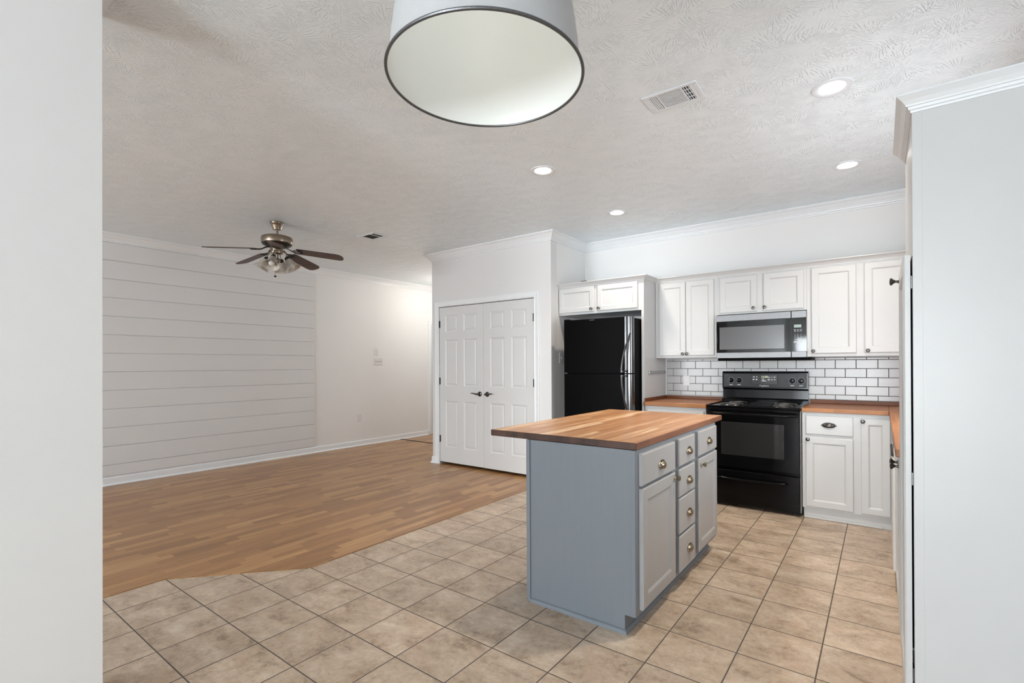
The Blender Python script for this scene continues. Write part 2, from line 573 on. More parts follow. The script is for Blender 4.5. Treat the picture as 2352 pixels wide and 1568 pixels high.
def axis_pt(ax, u, w, h):
    ax = Vector(ax).normalized()
    ref = Vector((0, 0, 1)) if abs(ax.z) < .9 else Vector((1, 0, 0))
    a = ax.cross(ref).normalized(); b = a.cross(ax)
    p = a * u + b * w + ax * h
    return (p.x, p.y, p.z)

def thing(name, label, cat, loc=(0, 0, 0), rz=0.0, group=None):
    o = bpy.data.objects.new(name, None)
    o.empty_display_size = .1
    COL.objects.link(o)
    o.location = loc
    o.rotation_euler = (0, 0, rz)
    o['label'] = label; o['category'] = cat
    if group:
        o['group'] = group
    return o

def tag(o, label, cat, group=None):
    o['label'] = label; o['category'] = cat
    if group:
        o['group'] = group
    return o

def struct(name, mb, label=None):
    o = mb.build(name)
    o['kind'] = 'structure'
    if label:
        o['label'] = label
    return o

def copy_tree(o, parent=None):
    c = o.copy(); COL.objects.link(c); c.parent = parent
    for ch in list(o.children):
        copy_tree(ch, c)
    return c

# ------------------------------------------------------------------ dimensions
ZC = 2.765                       # ceiling
XL, XR = -6.83, .72              # left and right walls
YN, YF = -6.5, 8.0               # wall behind the camera, end of the hallway
YK = 5.30                        # kitchen back wall
PX0, PX1, PY = -4.83, -2.94, 4.525   # pantry closet block
TX, TY = -2.27, .52              # end of the partition on the left
CB1, CB2 = (-2.962, 1.7084), (-3.53, 1.0988)

# ------------------------------------------------------------------ floor, ceiling, walls
struct('floor', MB().prism([(XR, YN), (XR, YK), (PX1, YK), (PX1, PY), (CB1[0], PY), CB1, CB2, (CB2[0], YN)], -.05, 0, 'tile'),
       'beige ceramic tile floor')
struct('floor_wood', MB().prism([(CB2[0], YN), CB2, CB1, (CB1[0], PY + .14), (PX0, PY + .14), (PX0, 5.62), (XL, 5.62), (XL, YN)], -.05, 0, 'wood_floor'),
       'brown laminate wood floor')
struct('floor_hall', MB().prism([(XL, 5.62), (PX0, 5.62), (PX0, YF), (XL, YF)], -.05, 0, 'wood_floor'), 'wood floor of the hallway')
struct('ceiling', MB().prism([(XL, YN), (XR, YN), (XR, YF), (XL, YF)], ZC, ZC + .06, 'ceiling'))

b = MB(); b.box(XL, 5.605, 0, PX0 + .0, 5.635, .006, 'rubber', .002)
struct('trim_1', b, 'dark transition strip across the hallway floor')
b = MB()
def strip(p, q, w, h):
    p, q = Vector(p), Vector(q)
    d = (q - p).normalized(); nn = Vector((-d.y, d.x)) * w / 2
    b.prism([tuple(p + nn), tuple(p - nn), tuple(q - nn), tuple(q + nn)], 0, h, 'wood_floor')
strip((CB1[0], PY - .02), CB1, .012, .004); strip(CB1, CB2, .012, .004); strip(CB2, (CB2[0], YN), .012, .004)
struct('trim_2', b, 'thin wood edging strip where the laminate meets the tile')

struct('wall_left', MB().box(XL - .12, YN, 0, XL, YF, ZC, 'wall'))
# shiplap boards on the left wall
b = MB()
zs = [.10]; z = .223
while z < 2.6:
    zs.append(z); z += .2042
zs.append(2.668)
for k in range(len(zs) - 1):
    b.box(XL, YN, zs[k] + .003, XL + .012, 4.012, zs[k + 1] - .003, 'wall_grey', .001)
b.box(XL - .001, YN, .1, XL + .001, 4.012, 2.668, 'wall_grey')
struct('trim_3', b, 'pale grey shiplap boarding on the left wall')
# partition on the left, its end slightly out of plumb
e0, e1 = .5135, .5245
b = MB()
pl = [(TX, YN), (TX, e0), (-2.63, e0), (-2.63, e0 - .12), (TX - .12, e0 - .12), (TX - .12, YN)]
pt = [(TX, YN), (TX, e1), (-2.63, e1), (-2.63, e1 - .12), (TX - .12, e1 - .12), (TX - .12, YN)]
b.add([(x, y, 0) for x, y in pl] + [(x, y, ZC) for x, y in pt],
      [(0, 1, 2, 3, 4, 5), (6, 7, 8, 9, 10, 11)[::-1]] + [(i, (i + 1) % 6, (i + 1) % 6 + 6, i + 6) for i in range(6)], 'wall')
struct('wall_partition', b)

# pantry closet: front wall with door opening, sides
DX0, DX1, DZ = -4.70, -3.165, 2.055
b = MB()
b.box(PX0, PY, 0, DX0 - .02, PY + .12, ZC, 'wall_grey'); b.box(DX1 + .02, PY, 0, PX1, PY + .12, ZC, 'wall_grey')  # wall paint darkened in colour so this front looks dimmer
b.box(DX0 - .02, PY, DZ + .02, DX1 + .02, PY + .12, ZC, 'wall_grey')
struct('wall_pantry_front', b)
struct('wall_pantry_right', MB().box(PX1 - .12, PY + .12, 0, PX1, YK, ZC, 'wall'))
struct('wall_pantry_left', MB().box(PX0, PY + .12, 0, PX0 + .12, YF, ZC, 'wall'))
struct('wall_pantry_inside', MB().box(PX0 + .12, PY + .7, 0, PX1 - .12, PY + .76, ZC, 'dark'))
struct('floor_pantry', MB().box(PX0 + .12, PY + .14, -.05, PX1 - .12, PY + .7, 0, 'dark'))
struct('wall_back', MB().box(PX1 - .12, YK, 0, XR + .12, YK + .12, ZC, 'wall'))
struct('wall_hall_end', MB().box(XL, YF, 0, PX0 + .12, YF + .12, ZC, 'wall'))

def wall_with_holes(name, mk, u0, u1, holes):
    """holes: (u0,u1,z0,z1) sorted by u; mk(b,u0,z0,u1,z1)"""
    b = MB(); u = u0
    for a, c, z0, z1 in holes:
        mk(b, u, 0, a, ZC)
        if z0 > 0: mk(b, a, 0, c, z0)
        mk(b, a, z1, c, ZC)
        u = c
    mk(b, u, 0, u1, ZC)
    struct(name, b)
wall_with_holes('wall_behind', lambda b, a, z0, c, z1: b.box(a, YN - .12, z0, c, YN, z1, 'wall'), XL - .12, XR + .12,
                [(-5.8, -3.4, .6, 2.2), (-2.07, -1.17, .9, 2.1), (-1.02, .48, .05, 2.08)])
wall_with_holes('wall_right', lambda b, a, z0, c, z1: b.box(XR, a, z0, XR + .12, c, z1, 'wall'), YN, YK,
                [(2.85, 3.85, 1.05, 2.05)])

def window(name, x0, x1, z0, z1, muntins=True):
    b = MB(); y0, y1 = YN - .09, YN - .05; fw = .05
    b.box(x0, y0, z0, x0 + fw, y1, z1, 'trim'); b.box(x1 - fw, y0, z0, x1, y1, z1, 'trim')
    b.box(x0 + fw, y0, z0, x1 - fw, y1, z0 + fw, 'trim'); b.box(x0 + fw, y0, z1 - fw, x1 - fw, y1, z1, 'trim')
    if muntins:
        zm = (z0 + z1) / 2
        b.box(x0 + fw, y0, zm - .02, x1 - fw, y1, zm + .02, 'trim')
    # casing on the room side
    c = .07
    b.box(x0 - c, YN, z0 - c, x0, YN + .015, z1 + c, 'trim'); b.box(x1, YN, z0 - c, x1 + c, YN + .015, z1 + c, 'trim')
    b.box(x0, YN, z1, x1, YN + .015, z1 + c, 'trim'); b.box(x0, YN, z0 - c if z0 > .2 else 0, x1, YN + .015, z0, 'trim')
    struct(name, b)
window('added_window_1', -2.07, -1.17, .9, 2.1)  # this and the next two are unseen windows added to light the room
window('added_window_2', -1.02, .48, .05, 2.08, False)
window('added_window_3', -5.8, -3.4, .6, 2.2)
# window over the sink
b = MB()
b.box(XR + .05, 2.85, 1.05, XR + .09, 2.90, 2.05, 'trim'); b.box(XR + .05, 3.80, 1.05, XR + .09, 3.85, 2.05, 'trim')
b.box(XR + .05, 2.90, 1.05, XR + .09, 3.80, 1.10, 'trim'); b.box(XR + .05, 2.90, 2.0, XR + .09, 3.80, 2.05, 'trim')
b.box(XR + .05, 2.90, 1.53, XR + .09, 3.80, 1.57, 'trim')
struct('window_4', b)
# horizontal blinds hanging in the added dining window
bl = thing('window_blind', 'white horizontal slat blind hanging in the added dining window behind the camera', 'blind', (-1.62, YN - .02, 2.08))
b = MB().box(-.43, -.02, -.05, .43, .02, 0, 'plastic', .003); b.build('headrail', bl)
b = MB()
for k in range(24):
    zz = -.08 - k * .046
    b.add([(-.43, -.022, zz + .008), (.43, -.022, zz + .008), (.43, .022, zz - .008), (-.43, .022, zz - .008)], [(0, 1, 2, 3)], 'plastic')
    b.add([(-.43, -.022, zz + .006), (.43, -.022, zz + .006), (.43, .022, zz - .010), (-.43, .022, zz - .010)], [(3, 2, 1, 0)], 'plastic')
b.build('slats', bl)

# crown moulding, baseboards
CROWN = [(.0, .0), (.078, .0), (.080, .010), (.074, .016), (.058, .026), (.044, .044), (.030, .060), (.028, .066), (.022, .068), (.020, .078), (.010, .084), (.009, .094), (0, .097)]
b = MB(); b.sweep([(PX0, YF), (PX0, PY), (PX1, PY), (PX1, YK), (XR, YK), (XR, YN)][::-1], CROWN, ZC, 'trim')
# travel so that the room is on the left-hand side
struct('trim_4', b, 'white crown moulding around the pantry closet and kitchen')
b = MB(); b.sweep([(XL, YF), (XL, YN)], CROWN, ZC, 'trim'); struct('trim_5', b, 'white crown moulding on the left wall')
b = MB(); b.sweep([(TX, YN), (TX, TY), (-2.63, TY)][::-1], CROWN, ZC, 'trim'); struct('trim_6', b, 'crown moulding on the partition')
BASE = [(0, 0), (.006, 0), (.010, .006), (.012, .012), (.013, .066), (.018, .070), (.024, .078), (.026, .086), (0, .086)]
def base(name, path):
    b = MB(); b.sweep(path, BASE, .086, 'trim'); struct(name, b)
base('baseboard_left', [(XL, 6.28), (XL, YN)])
base('baseboard_pantry', [(-4.765, PY), (PX0, PY), (PX0, YF)][::-1][::-1] if False else [(PX0, YF), (PX0, PY), (-4.765, PY)][::-1])
base('baseboard_pantry_right', [(-3.09, PY), (PX1, PY), (PX1, 4.69)][::-1])
base('baseboard_partition', [(TX, YN), (TX, TY - .005), (-2.63, TY - .005)][::-1])

# pantry door casing
b = MB()
CAS = [(0, 0), (.0, .010), (.008, .016), (.020, .013), (.045, .016), (.062, .020), (.068, .016), (.068, 0)]
def casing(b, x0, x1, zt, y, mat='trim', w=.068):
    def pr(t):  # cross-section ring offset from the opening
        return [(o, d) for o, d in CAS]
    k = len(CAS); v = []
    for (sx, px, pz) in ((-1, x0, 0), (-1, x0, zt), (1, x1, zt), (1, x1, 0)):
        for o, d in CAS:
            v.append((px + sx * o, y - d, pz + (o if pz else 0)))
    f = []
    for i in range(3):
        for a in range(k - 1):
            f.append((i * k + a, (i + 1) * k + a, (i + 1) * k + a + 1, i * k + a + 1))
    b.add(v, f, mat)
casing(b, DX0 + .002, DX1 - .002, DZ + .004, PY)
b.box(DX0 - .02, PY, 0, DX0 - .001, PY + .12, DZ + .02, 'trim'); b.box(DX1 + .001, PY, 0, DX1 + .02, PY + .12, DZ + .02, 'trim')
b.box(DX0 - .02, PY, DZ + .003, DX1 + .02, PY + .12, DZ + .02, 'trim')
struct('trim_7', b, 'white casing around the pantry doors')

# six-panel double doors
SIX = [(.016, .007), (.020, .008), (.036, .0035), (.040, .003)]
DW_ = .762
def door_leaf(name, x, flip, label):
    b = MB()
    h = 2.018; px = (.105, .330, .430, .655)
    rows = ((.195, .800), (.990, 1.595), (1.695, 1.912))
    pn = [(px[0], a, px[1], c) for a, c in rows] + [(px[2], a, px[3], c) for a, c in rows]
    b.paneled(DW_, h, .035, pn, SIX, 'door', .002)
    o = b.build(name)
    o.location = (x, PY + .003, .033)
    o['kind'] = 'structure'; o['label'] = label
    s = -1 if flip else 1
    hx = (.060 if flip else DW_ - .060)
    hd = MB()
    hd.lathe([(.0, 0), (.030, 0), (.031, .004), (.026, .008), (.012, .011), (.011, .040), (.014, .046), (0, .050)], (hx, 0, .905), 'nickel', '-Y', 20)
    d = 1 if flip else -1
    hd.tube([(hx, -.042, .905), (hx + d * .02, -.047, .902), (hx + d * .05, -.050, .908), (hx + d * .085, -.048, .916), (hx + d * .115, -.044, .912)],
            [.010, .009, .007, .0065, .004], 'nickel', 8)
    hd.build('lever_handle', o)
    for hz in (.30, 1.055, 1.80):
        hb = MB(); ex = DW_ - .006 if flip else .006
        hb.lathe([(.006, 0), (.006, .09)], (ex, -.010, hz - .045), 'hinge', 'Z', 10)
        hb.box(ex - .010, -.0015, hz - .044, ex + .010, .001, hz + .044, 'hinge')
        hb.build('hinge', o)
    return o
door_leaf('door_1', -4.697, False, 'left leaf of the white six-panel pantry doors')
door_leaf('door_2', -3.9335, True, 'right leaf of the white six-panel pantry doors')

# doorway casing on the left wall of the hall with its door
b = MB()
b.box(XL, 6.29, 0, XL + .018, 6.36, 2.13, 'trim', .003); b.box(XL, 6.36, 2.06, XL + .018, 7.2, 2.13, 'trim', .003)
b.box(XL, 7.13, 0, XL + .018, 7.2, 2.06, 'trim', .003)
struct('trim_8', b, 'white casing of the hallway door')
b = MB(); b.box(XL + .001, 6.37, .01, XL + .012, 7.12, 2.05, 'door', .003)
d3 = struct('door_3', b)
hb = MB(); hb.lathe([(0, 0), (.03, 0), (.03, .01), (.012, .015), (.012, .04), (.028, .05), (.028, .065), (0, .07)], (XL + .012, 6.44, .93), 'nickel', 'X', 16)
hb.build('door_knob', d3)

# ------------------------------------------------------------------ cabinet helpers
SHAKER = [(.006, .002), (.012, .007), (.014, .008)]
def knob_mesh(mat='nickel', k=1.0):
    return MB().lathe([(.0, 0), (.0085 * k, 0), (.0085 * k, .003), (.0055 * k, .007), (.0055 * k, .013), (.010 * k, .019), (.0155 * k, .024), (.0160 * k, .027), (.0135 * k, .0305), (.006 * k, .032), (0, .0325)], (0, 0, 0), mat, '-Y', 16)
def knob(parent, x, z, mat='nickel', y=0.0, k=1.0):
    o = knob_mesh(mat, k).build('knob', parent)
    o.location = (x, y, z)
    return o
def cup_pull(parent, x, z, mat='nickel', y=0.0, w=.046, h=.034):
    b = MB(); v = []; f = []
    NU, NV = 18, 10
    for j in range(NV + 1):
        vv = pi * .74 * j / NV
        for i in range(NU + 1):
            u = pi * i / NU
            v.append((w * cos(u), -.021 * sin(u) * sin(vv) - .001, h * .64 * sin(u) * cos(vv)))
    for j in range(NV):
        for i in range(NU):
            a = j * (NU + 1) + i
            f.append((a, a + 1, a + NU + 2, a + NU + 1))
    b.add(v, f, mat, True)
    # thin back flange with a raised bead
    fl = [(w * 1.14 * cos(pi * i / 20), -.0015, h * .82 * sin(pi * i / 20) - .002) for i in range(21)]
    b.tube(fl, .0028, mat, 6)
    b.add([(p[0], -.0008, p[2]) for p in fl], [tuple(range(21))], mat)
    o = b.build('cup_pull', parent)
    o.location = (x, y, z)
    return o
def shaker(name, parent, x0, z0, x1, z1, mat='cab', rail=.048, t=.019, y=-.019, flat=False):
    b = MB(); w, h = x1 - x0, z1 - z0
    if flat:
        b.paneled(w, h, t, [], SHAKER, mat, .006)
    else:
        b.paneled(w, h, t, [(rail, rail, w - rail, h - rail)], SHAKER, mat, .005)
    o = b.build(name, parent)
    o.location = (x0, y, z0)
    return o

CABCROWN = [(0, 0), (.040, 0), (.042, .006), (.036, .011), (.026, .020), (.017, .032), (.015, .037), (.010, .038), (.009, .047), (.004, .049), (.003, .056), (0, .056)]
def cab_crown(parent, path, z=2.195):
    b = MB(); b.sweep(path, CABCROWN, z, 'cab'); return b.build('crown_molding', parent)

# ---- base cabinet right of the range (face frame at Y = 4.69)
BY = 4.69
t = thing('base_cabinet', 'white base cabinet right of the range with a cup-pull drawer', 'cabinet', (-.538, BY, 0))
b = MB()
b.box(0, 0, .088, .60, .60, .888, 'cab', .0015)
b.build('cabinet_body', t)
MB().box(.008, .022, 0, .60, .58, .088, 'cab').build('toe_kick', t)
MB().box(.008, .008, 0, .545, .022, .018, 'cab', .004).build('shoe_molding', t)
d = shaker('drawer', t, .026, .704, .357, .861, flat=True)
cup_pull(d, .166, .078)
d = shaker('door', t, .026, .104, .357, .684); knob(d, .018, .560)
d = shaker('door', t, .406, .104, .594, .857, rail=.046); knob(d, .014, .730)

# ---- base cabinet left of the range
t = thing('base_cabinet', 'white base cabinet left of the range beside the refrigerator panel', 'cabinet', (-1.925, BY, 0))
MB().box(0.002, 0, .088, .60, .60, .878, 'cab', .0015).build('cabinet_body', t)
MB().box(.002, .022, 0, .60, .58, .088, 'cab').build('toe_kick', t)
shaker('drawer', t, .026, .694, .585, .851, flat=True)
d = shaker('door', t, .026, .104, .303, .680); knob(d, .26, .55)
d = shaker('door', t, .308, .104, .585, .680); knob(d, .017, .55)

# ---- worktops
t = thing('worktop', 'short butcher block worktop between refrigerator panel and range', 'worktop', (-1.93, 4.66, .879))
MB().box(.001, 0, 0, .612, .64, .040, 'butcher_counter', .003).build('slab', t)
MB().box(.018, .615, .040, .612, .64, .072, 'butcher_lip', .002).build('back_lip', t)
MB().box(.001, .025, .040, .018, .64, .072, 'butcher_lip', .002).build('side_lip', t)
t = thing('worktop', 'L-shaped butcher block worktop from the range into the right corner', 'worktop', (-.538, 4.66, .889))
b = MB()
b.box(0, 0, 0, .585, .64, .033, 'butcher_counter', .003)
b.build('slab', t)
b = MB(); b.box(.5855, -2.02, 0, 1.255, .64, .033, 'butcher_run', .003); b.build('side_slab', t)
MB().box(.0, .615, .033, 1.255, .64, .066, 'butcher_lip', .002).build('back_lip', t)

# ---- subway tile splashback
t = thing('tile_backsplash', 'white subway tile backsplash with dark grout behind the range', 'backsplash', (-1.913, YK - .001, .957))
b = MB(); b.box(0, -.006, 0, XR + 1.912, 0, .387, 'grout_d'); b.build('grout', t)
b = MB(); rows = [0, .0585, .1385, .2190, .2995, .380, .42]
rows = [0, .0460, .1265, .2068, .2870, .3672, .387]
for r in range(6):
    z0, z1 = rows[r], rows[r + 1]
    x = 0.0 if r % 2 else -.0
    # vertical joints: odd rows start at .154, even at .072
    j = (.154 if r % 2 == 0 else .072)
    xs = [0.0, j]
    while xs[-1] < XR + 1.913:
        xs.append(xs[-1] + .1578)
    for a, c in zip(xs, xs[1:]):
        c = min(c, XR + 1.912)
        if c - a > .01:
            b.box(a + .0018, -.010, z0 + .0018, c - .0018, -.004, z1 - .0018, 'tile_w', .0022)
b.build('tiles', t)

# ---- refrigerator surround: cabinet above + tall end panel
t = thing('wall_cabinet', 'deep white cabinet above the refrigerator with tall right end panel', 'cabinet', (-2.94, BY, 0))
b = MB(); b.box(.002, 0, 1.845, .985, .61, 2.15, 'cab', .001); b.build('cabinet_body', t)
b = MB(); b.box(.983, 0, 0, 1.010, .605, 2.15, 'cab', .001); b.build('end_panel', t)
d = shaker('door', t, .010, 1.868, .452, 2.140, rail=.046); knob(d, .415, .026, k=.95)
d = shaker('door', t, .492, 1.868, .948, 2.140, rail=.046); knob(d, .022, .026, k=.95)
cab_crown(t, [(.0, 0), (1.010, 0), (1.010, .300)][::-1])
# ---- wall cabinets on the back wall (face at Y = 5.0)
UY = 5.0
def wall_cab(label, x0, x1, z0, doors):
    t = thing('wall_cabinet', label, 'cabinet', (x0, UY, 0))
    MB().box(0, 0, z0, x1 - x0, YK - UY - .001, 2.15, 'cab', .001).build('cabinet_body', t)
    for (a, c, za, kx, kz) in doors:
        d = shaker('door', t, a - x0, za, c - x0, 2.132, rail=.047)
        knob(d, kx - a, kz - za, k=.95)
    cab_crown(t, [(0, 0), (x1 - x0, 0)][::-1])
    return t
wall_cab('tall white wall cabinet with two adjoining doors beside the refrigerator panel', -1.927, -1.302, 1.357,
         [(-1.884, -1.607, 1.379, -1.632, 1.398), (-1.603, -1.326, 1.379, -1.590, 1.398)])
wall_cab('short white wall cabinet above the microwave', -1.3015, -.532, 1.772,
         [(-1.272, -.938, 1.786, -.966, 1.817), (-.882, -.553, 1.786, -.870, 1.817)])
wall_cab('tall white wall cabinet right of the microwave', -.5315, .70, 1.352,
         [(-.496, -.166, 1.379, -.481, 1.401), (-.111, .214, 1.379, -.087, 1.398)])

# ---- right-hand run, fronts face -X. local x runs toward -Y, local -Y faces -X
RX = .080
def run(name, label, cat, ynear, yfar):
    return thing(name, label, cat, (RX, yfar, 0), -pi / 2)
t = run('base_cabinet', 'white base cabinet with dark knobs between dishwasher and tall cabinet', 'cabinet', 2.64, 3.43)
w = .79
MB().box(0, 0, .088, w, .60, .888, 'cab', .001).build('cabinet_body', t)
MB().box(0, -.012, 0, w, .58, .088, 'cab').build('toe_kick', t)
d = shaker('door', t, .02, .104, .605, .857); knob(d, .568, .730)
d = shaker('door', t, .625, .104, w - .012, .857, rail=.04); knob(d, .05, .726)
t = run('base_cabinet', 'white corner filler cabinet beyond the dishwasher', 'cabinet', 4.05, 4.688)
MB().box(0.003, 0, .088, .63, .60, .888, 'cab', .001).build('cabinet_body', t)
MB().box(0.003, -.012, 0, .63, .58, .088, 'cab').build('toe_kick', t)
shaker('door', t, .045, .104, .60, .857)
# dishwasher
t = run('dishwasher', 'white dishwasher under the right-hand worktop', 'dishwasher', 3.44, 4.04)
MB().box(0, 0, .10, .60, .58, .886, 'plastic', .002).build('dishwasher_body', t)
MB().box(.01, .03, .0, .59, .5, .10, 'plastic').build('kick_plate', t)
b = MB(); b.box(.004, -.030, .115, .596, 0, .745, 'plastic', .006); b.build('dishwasher_door', t)
b = MB(); b.box(.004, -.024, .75, .596, 0, .880, 'plastic', .006); b.box(.08, -.0255, .80, .52, -.02, .85, 'greypanel'); b.build('control_panel', t)
b = MB(); b.box(.10, -.036, .752, .50, -.02, .772, 'slot', .004); b.build('door_handle', t)

# ---- tall pantry cabinet at the right edge of the view
t = thing('tall_cabinet', 'tall white cabinet with crown molding at the right edge, its side facing us', 'cabinet', (.087, 2.63, 0), -pi / 2)
TW = .52
b = MB()
b.box(TW - .018, 0.0, 0, TW, .62, 2.141, 'cab', .001)        # near side panel
b.build('side_panel', t)
MB().box(TW + .0003, .001, 0, TW + .0010, .027, 2.139, 'cab', .0004).build('edge_strip', t)
b = MB()
b.box(0, 0, 0, .018, .62, 2.141, 'cab')
b.box(.018, .60, 0, TW - .018, .62, 2.141, 'dark')
b.box(.018, 0.0, 1.662, TW - .018, .60, 2.141, 'cab')
b.box(.018, .02, .088, TW - .018, .60, .105, 'dark')
b.box(.018, .02, .9, TW - .018, .60, .92, 'dark')
b.box(.020, .012, .10, .022, .60, 1.66, 'dark')  # dark sheets paint shade into the hollow behind the door
b.box(TW - .020, .002, .10, TW - .0182, .60, 1.66, 'dark')
b.build('cabinet_body', t)
MB().box(0, 0.0, 0, TW - .0185, .02, .088, 'cab').build('toe_kick', t)
d = shaker('door', t, .006, .10, TW - .008, 1.662, rail=.055, y=-.0255, t=.020); knob(d, .055, 1.535)
for hz in (.235, .90, 1.568):
    MB().box(TW - .045, -.0055, hz - .022, TW - .004, .0, hz + .022, 'hinge', .001).build('hinge', t)
b = MB(); b.sweep([(0, 0), (TW, 0), (TW, .62)][::-1], CABCROWN, 2.195, 'trim'); b.build('crown_molding', t)
t.rotation_euler = (0, radians(-.0), -pi / 2)

# ------------------------------------------------------------------ island
t = thing('kitchen_island', 'blue-grey kitchen island cabinet with six drawers and brass pulls', 'kitchen island', (-.942, 2.175, 0), pi / 2)
# local x = world +Y (0..1.375), local y = world -X (0..0.635), front (-Y local) = +X world
IL, ID = 1.375, .632
b = MB()
# body with toe-kick notch: profile in (y, z)
v = []
prof = [(0, .089), (.058, .089), (.058, 0), (ID, 0), (ID, .884), (0, .884)]
for x in (0, IL):
    v += [(x, y, z) for y, z in prof]
n_ = len(prof)
b.add(v, [tuple(range(n_)), tuple(range(n_, 2 * n_))[::-1]] + [(i, (i + 1) % n_, (i + 1) % n_ + n_, i + n_) for i in range(n_)], 'island')
b.build('cabinet_body', t)
MB().box(-.006, .0, .092, .0, .022, .884, 'island', .001).build('corner_trim', t)
MB().box(-.008, ID - .020, 0, .0, ID + .004, .884, 'island', .002).build('corner_trim', t)
b = MB()
v = []
SH = [(0, 0), (.014, 0), (.013, .008), (.008, .014), (0, .017)]
path = [(IL, .058), (0, .058), (0, ID - .022)]
bb = MB()
bb.sweep(path[::-1][::-1], [(0, 0), (.004, 0), (.010, .004), (.014, .011), (.015, .019), (0, .019)], .019, 'island')
bb.build('shoe_molding', t)
def idr(x0, z0, x1, z1, kx, kz):
    d = shaker('drawer', t, x0, z0, x1, z1, 'front', flat=True, t=.020, y=-.020)
    cup_pull(d, kx - x0, kz - z0, 'brass', w=.040, h=.036)
idr(.040, .708, .500, .864, .29, .770)
idr(.568, .711, .852, .867, .735, .777)
idr(.568, .537, .852, .695, .735, .605)
idr(.568, .327, .852, .529, .735, .413)
idr(.568, .108, .852, .315, .735, .204)
idr(.932, .713, 1.342, .869, 1.15, .782)
d = shaker('door', t, .040, .112, .500, .695, 'front', rail=.058, t=.020, y=-.020); knob(d, .445, .555, 'brass')
d = shaker('door', t, .932, .118, 1.345, .697, 'front', rail=.050, t=.020, y=-.020); knob(d, .045, .542, 'brass')

o = MB()
o.box(-1.838, 2.176, .885, -.938, 3.715, .920, 'butcher_island', .003)
o2 = o.build('island_worktop')
me = o2.data
me.materials.append(M['butcher_end']); me.materials.append(M['butcher_side'])
for p in me.polygons:
    nx, ny, nz = p.normal
    if abs(ny) > .6:
        p.material_index = 1
    elif abs(nx) > .6:
        p.material_index = 2
tag(o2, 'butcher block worktop overhanging the blue-grey island', 'worktop')

# ------------------------------------------------------------------ refrigerator
t = thing('refrigerator', 'black top-freezer refrigerator in the white surround', 'refrigerator', (-2.745, 4.47, 0))
FW = .78
b = MB(); b.box(.004, .065, .02, FW - .004, .80, 1.755, 'blackmat', .004); b.build('refrigerator_body', t)
def fdoor(name, z0, z1):
    b = MB(); pts = []
    r = .022
    pts = [(0, .062), (0, .010), (.004, .003), (.012, 0), (FW - .075, 0)]
    pts2 = [(FW - .075, 0), (FW - .068, .0025), (FW - .056, .003), (FW - .050, -.001), (FW - .036, -.001)] + [(FW - .036 + .036 * sin(a), .035 - .036 * cos(a)) for a in [radians(x) for x in (12, 24, 36, 48, 60, 75, 90)]] + [(FW, .062)]
    def sk(p, mat, sm):
        n = len(p)
        v = [(x, y, z0) for x, y in p] + [(x, y, z1) for x, y in p]
        b.add(v, [(i, i + 1, i + 1 + n, i + n) for i in range(n - 1)], mat, sm)
    sk(pts, 'blackmat', False); sk(pts2, 'darksteel', True)
    al = pts + pts2[1:]
    for z in (z0, z1):
        b.add([(x, y, z) for x, y in al], [tuple(range(len(al)))], 'blackmat')
    b.add([(0, .062, z0), (FW, .062, z0), (FW, .062, z1), (0, .062, z1)], [(0, 1, 2, 3)], 'blackmat')
    return b.build(name, t)
fd = fdoor('freezer_door', 1.208, 1.765)
rd = fdoor('refrigerator_door', .06, 1.196)
def bow(parent, zs_, outs):
    b = MB(); pts = []
    n = 14
    for i in range(n + 1):
        k = i / n
        z = zs_[0] + (zs_[1] - zs_[0]) * k
        out = outs[0] + (outs[1] - outs[0]) * sin(k * pi / 2)
        pts.append((FW - .014 - .062 * sin(k * pi / 2), -out, z))
    b.tube(pts, .013, 'darksteel', 10, flat=.7)
    z = zs_[1]
    b.tube([(FW - .076, -outs[1], z), (FW - .076, -outs[1] * .5, z), (FW - .076, .002, z)], .011, 'darksteel', 8)
    b.build('handle', parent)
bow(fd, (1.60, 1.225), (.002, .075))
bow(rd, (.70, 1.180), (.002, .075))
MB().box(.315, -.003, 1.748, .37, 0, 1.756, 'hinge', .001).build('badge', fd)
b = MB(); b.box(.0, .01, 1.766, .05, .07, 1.778, 'black', .003); b.build('hinge_cap', t)

# ------------------------------------------------------------------ range
t = thing('kitchen_range', 'black freestanding electric range with coil burners', 'range', (-1.310, 4.66, 0))
RW = .762
b = MB(); b.box(.002, .035, .03, RW - .002, .61, .895, 'black', .002)
b.box(RW - .0025, .03, .03, RW, .60, .89, 'plastic')
b.build('range_body', t)
for fx in (.05, RW - .05):
    MB().lathe([(.018, 0), (.018, .03)], (fx, .08, 0), 'rubber', 'Z', 10).build('foot', t)
b = MB()
b.box(0, 0, .893, RW, .56, .910, 'black', .006)
b.box(0, 0, .905, .012, .56, .918, 'black', .004); b.box(RW - .012, 0, .905, RW, .56, .918, 'black', .004)
b.box(0, .0, .905, RW, .02, .914, 'black', .004)
b.box(.01, -.006, .872, RW - .01, .03, .893, 'black', .004)
b.build('cooktop', t)
def burner(x, y, r):
    o = MB().lathe([(r * .25, .905), (r * .8, .907), (r * 1.04, .913), (r * 1.12, .9145), (r * 1.14, .912)], (x, y, 0), 'chrome', 'Z', 28, cap=False).build('drip_pan', t)
    pts = []
    turns = 4.6 if r > .085 else 3.6
    n = int(turns * 18)
    for i in range(n + 1):
        k = i / n; a = 2 * pi * turns * k; rr = r * (.16 + .84 * k)
        pts.append((x + rr * cos(a), y + rr * sin(a), .921))
    pts += [(x + r * 1.0, y + .02, .918), (x + r * 1.02, y + .045, .912)]
    MB().tube(pts, .0048, 'coil', 6).build('burner_coil', o)
burner(.175, .20, .096); burner(.175, .44, .075); burner(.590, .42, .096); burner(.600, .18, .075)
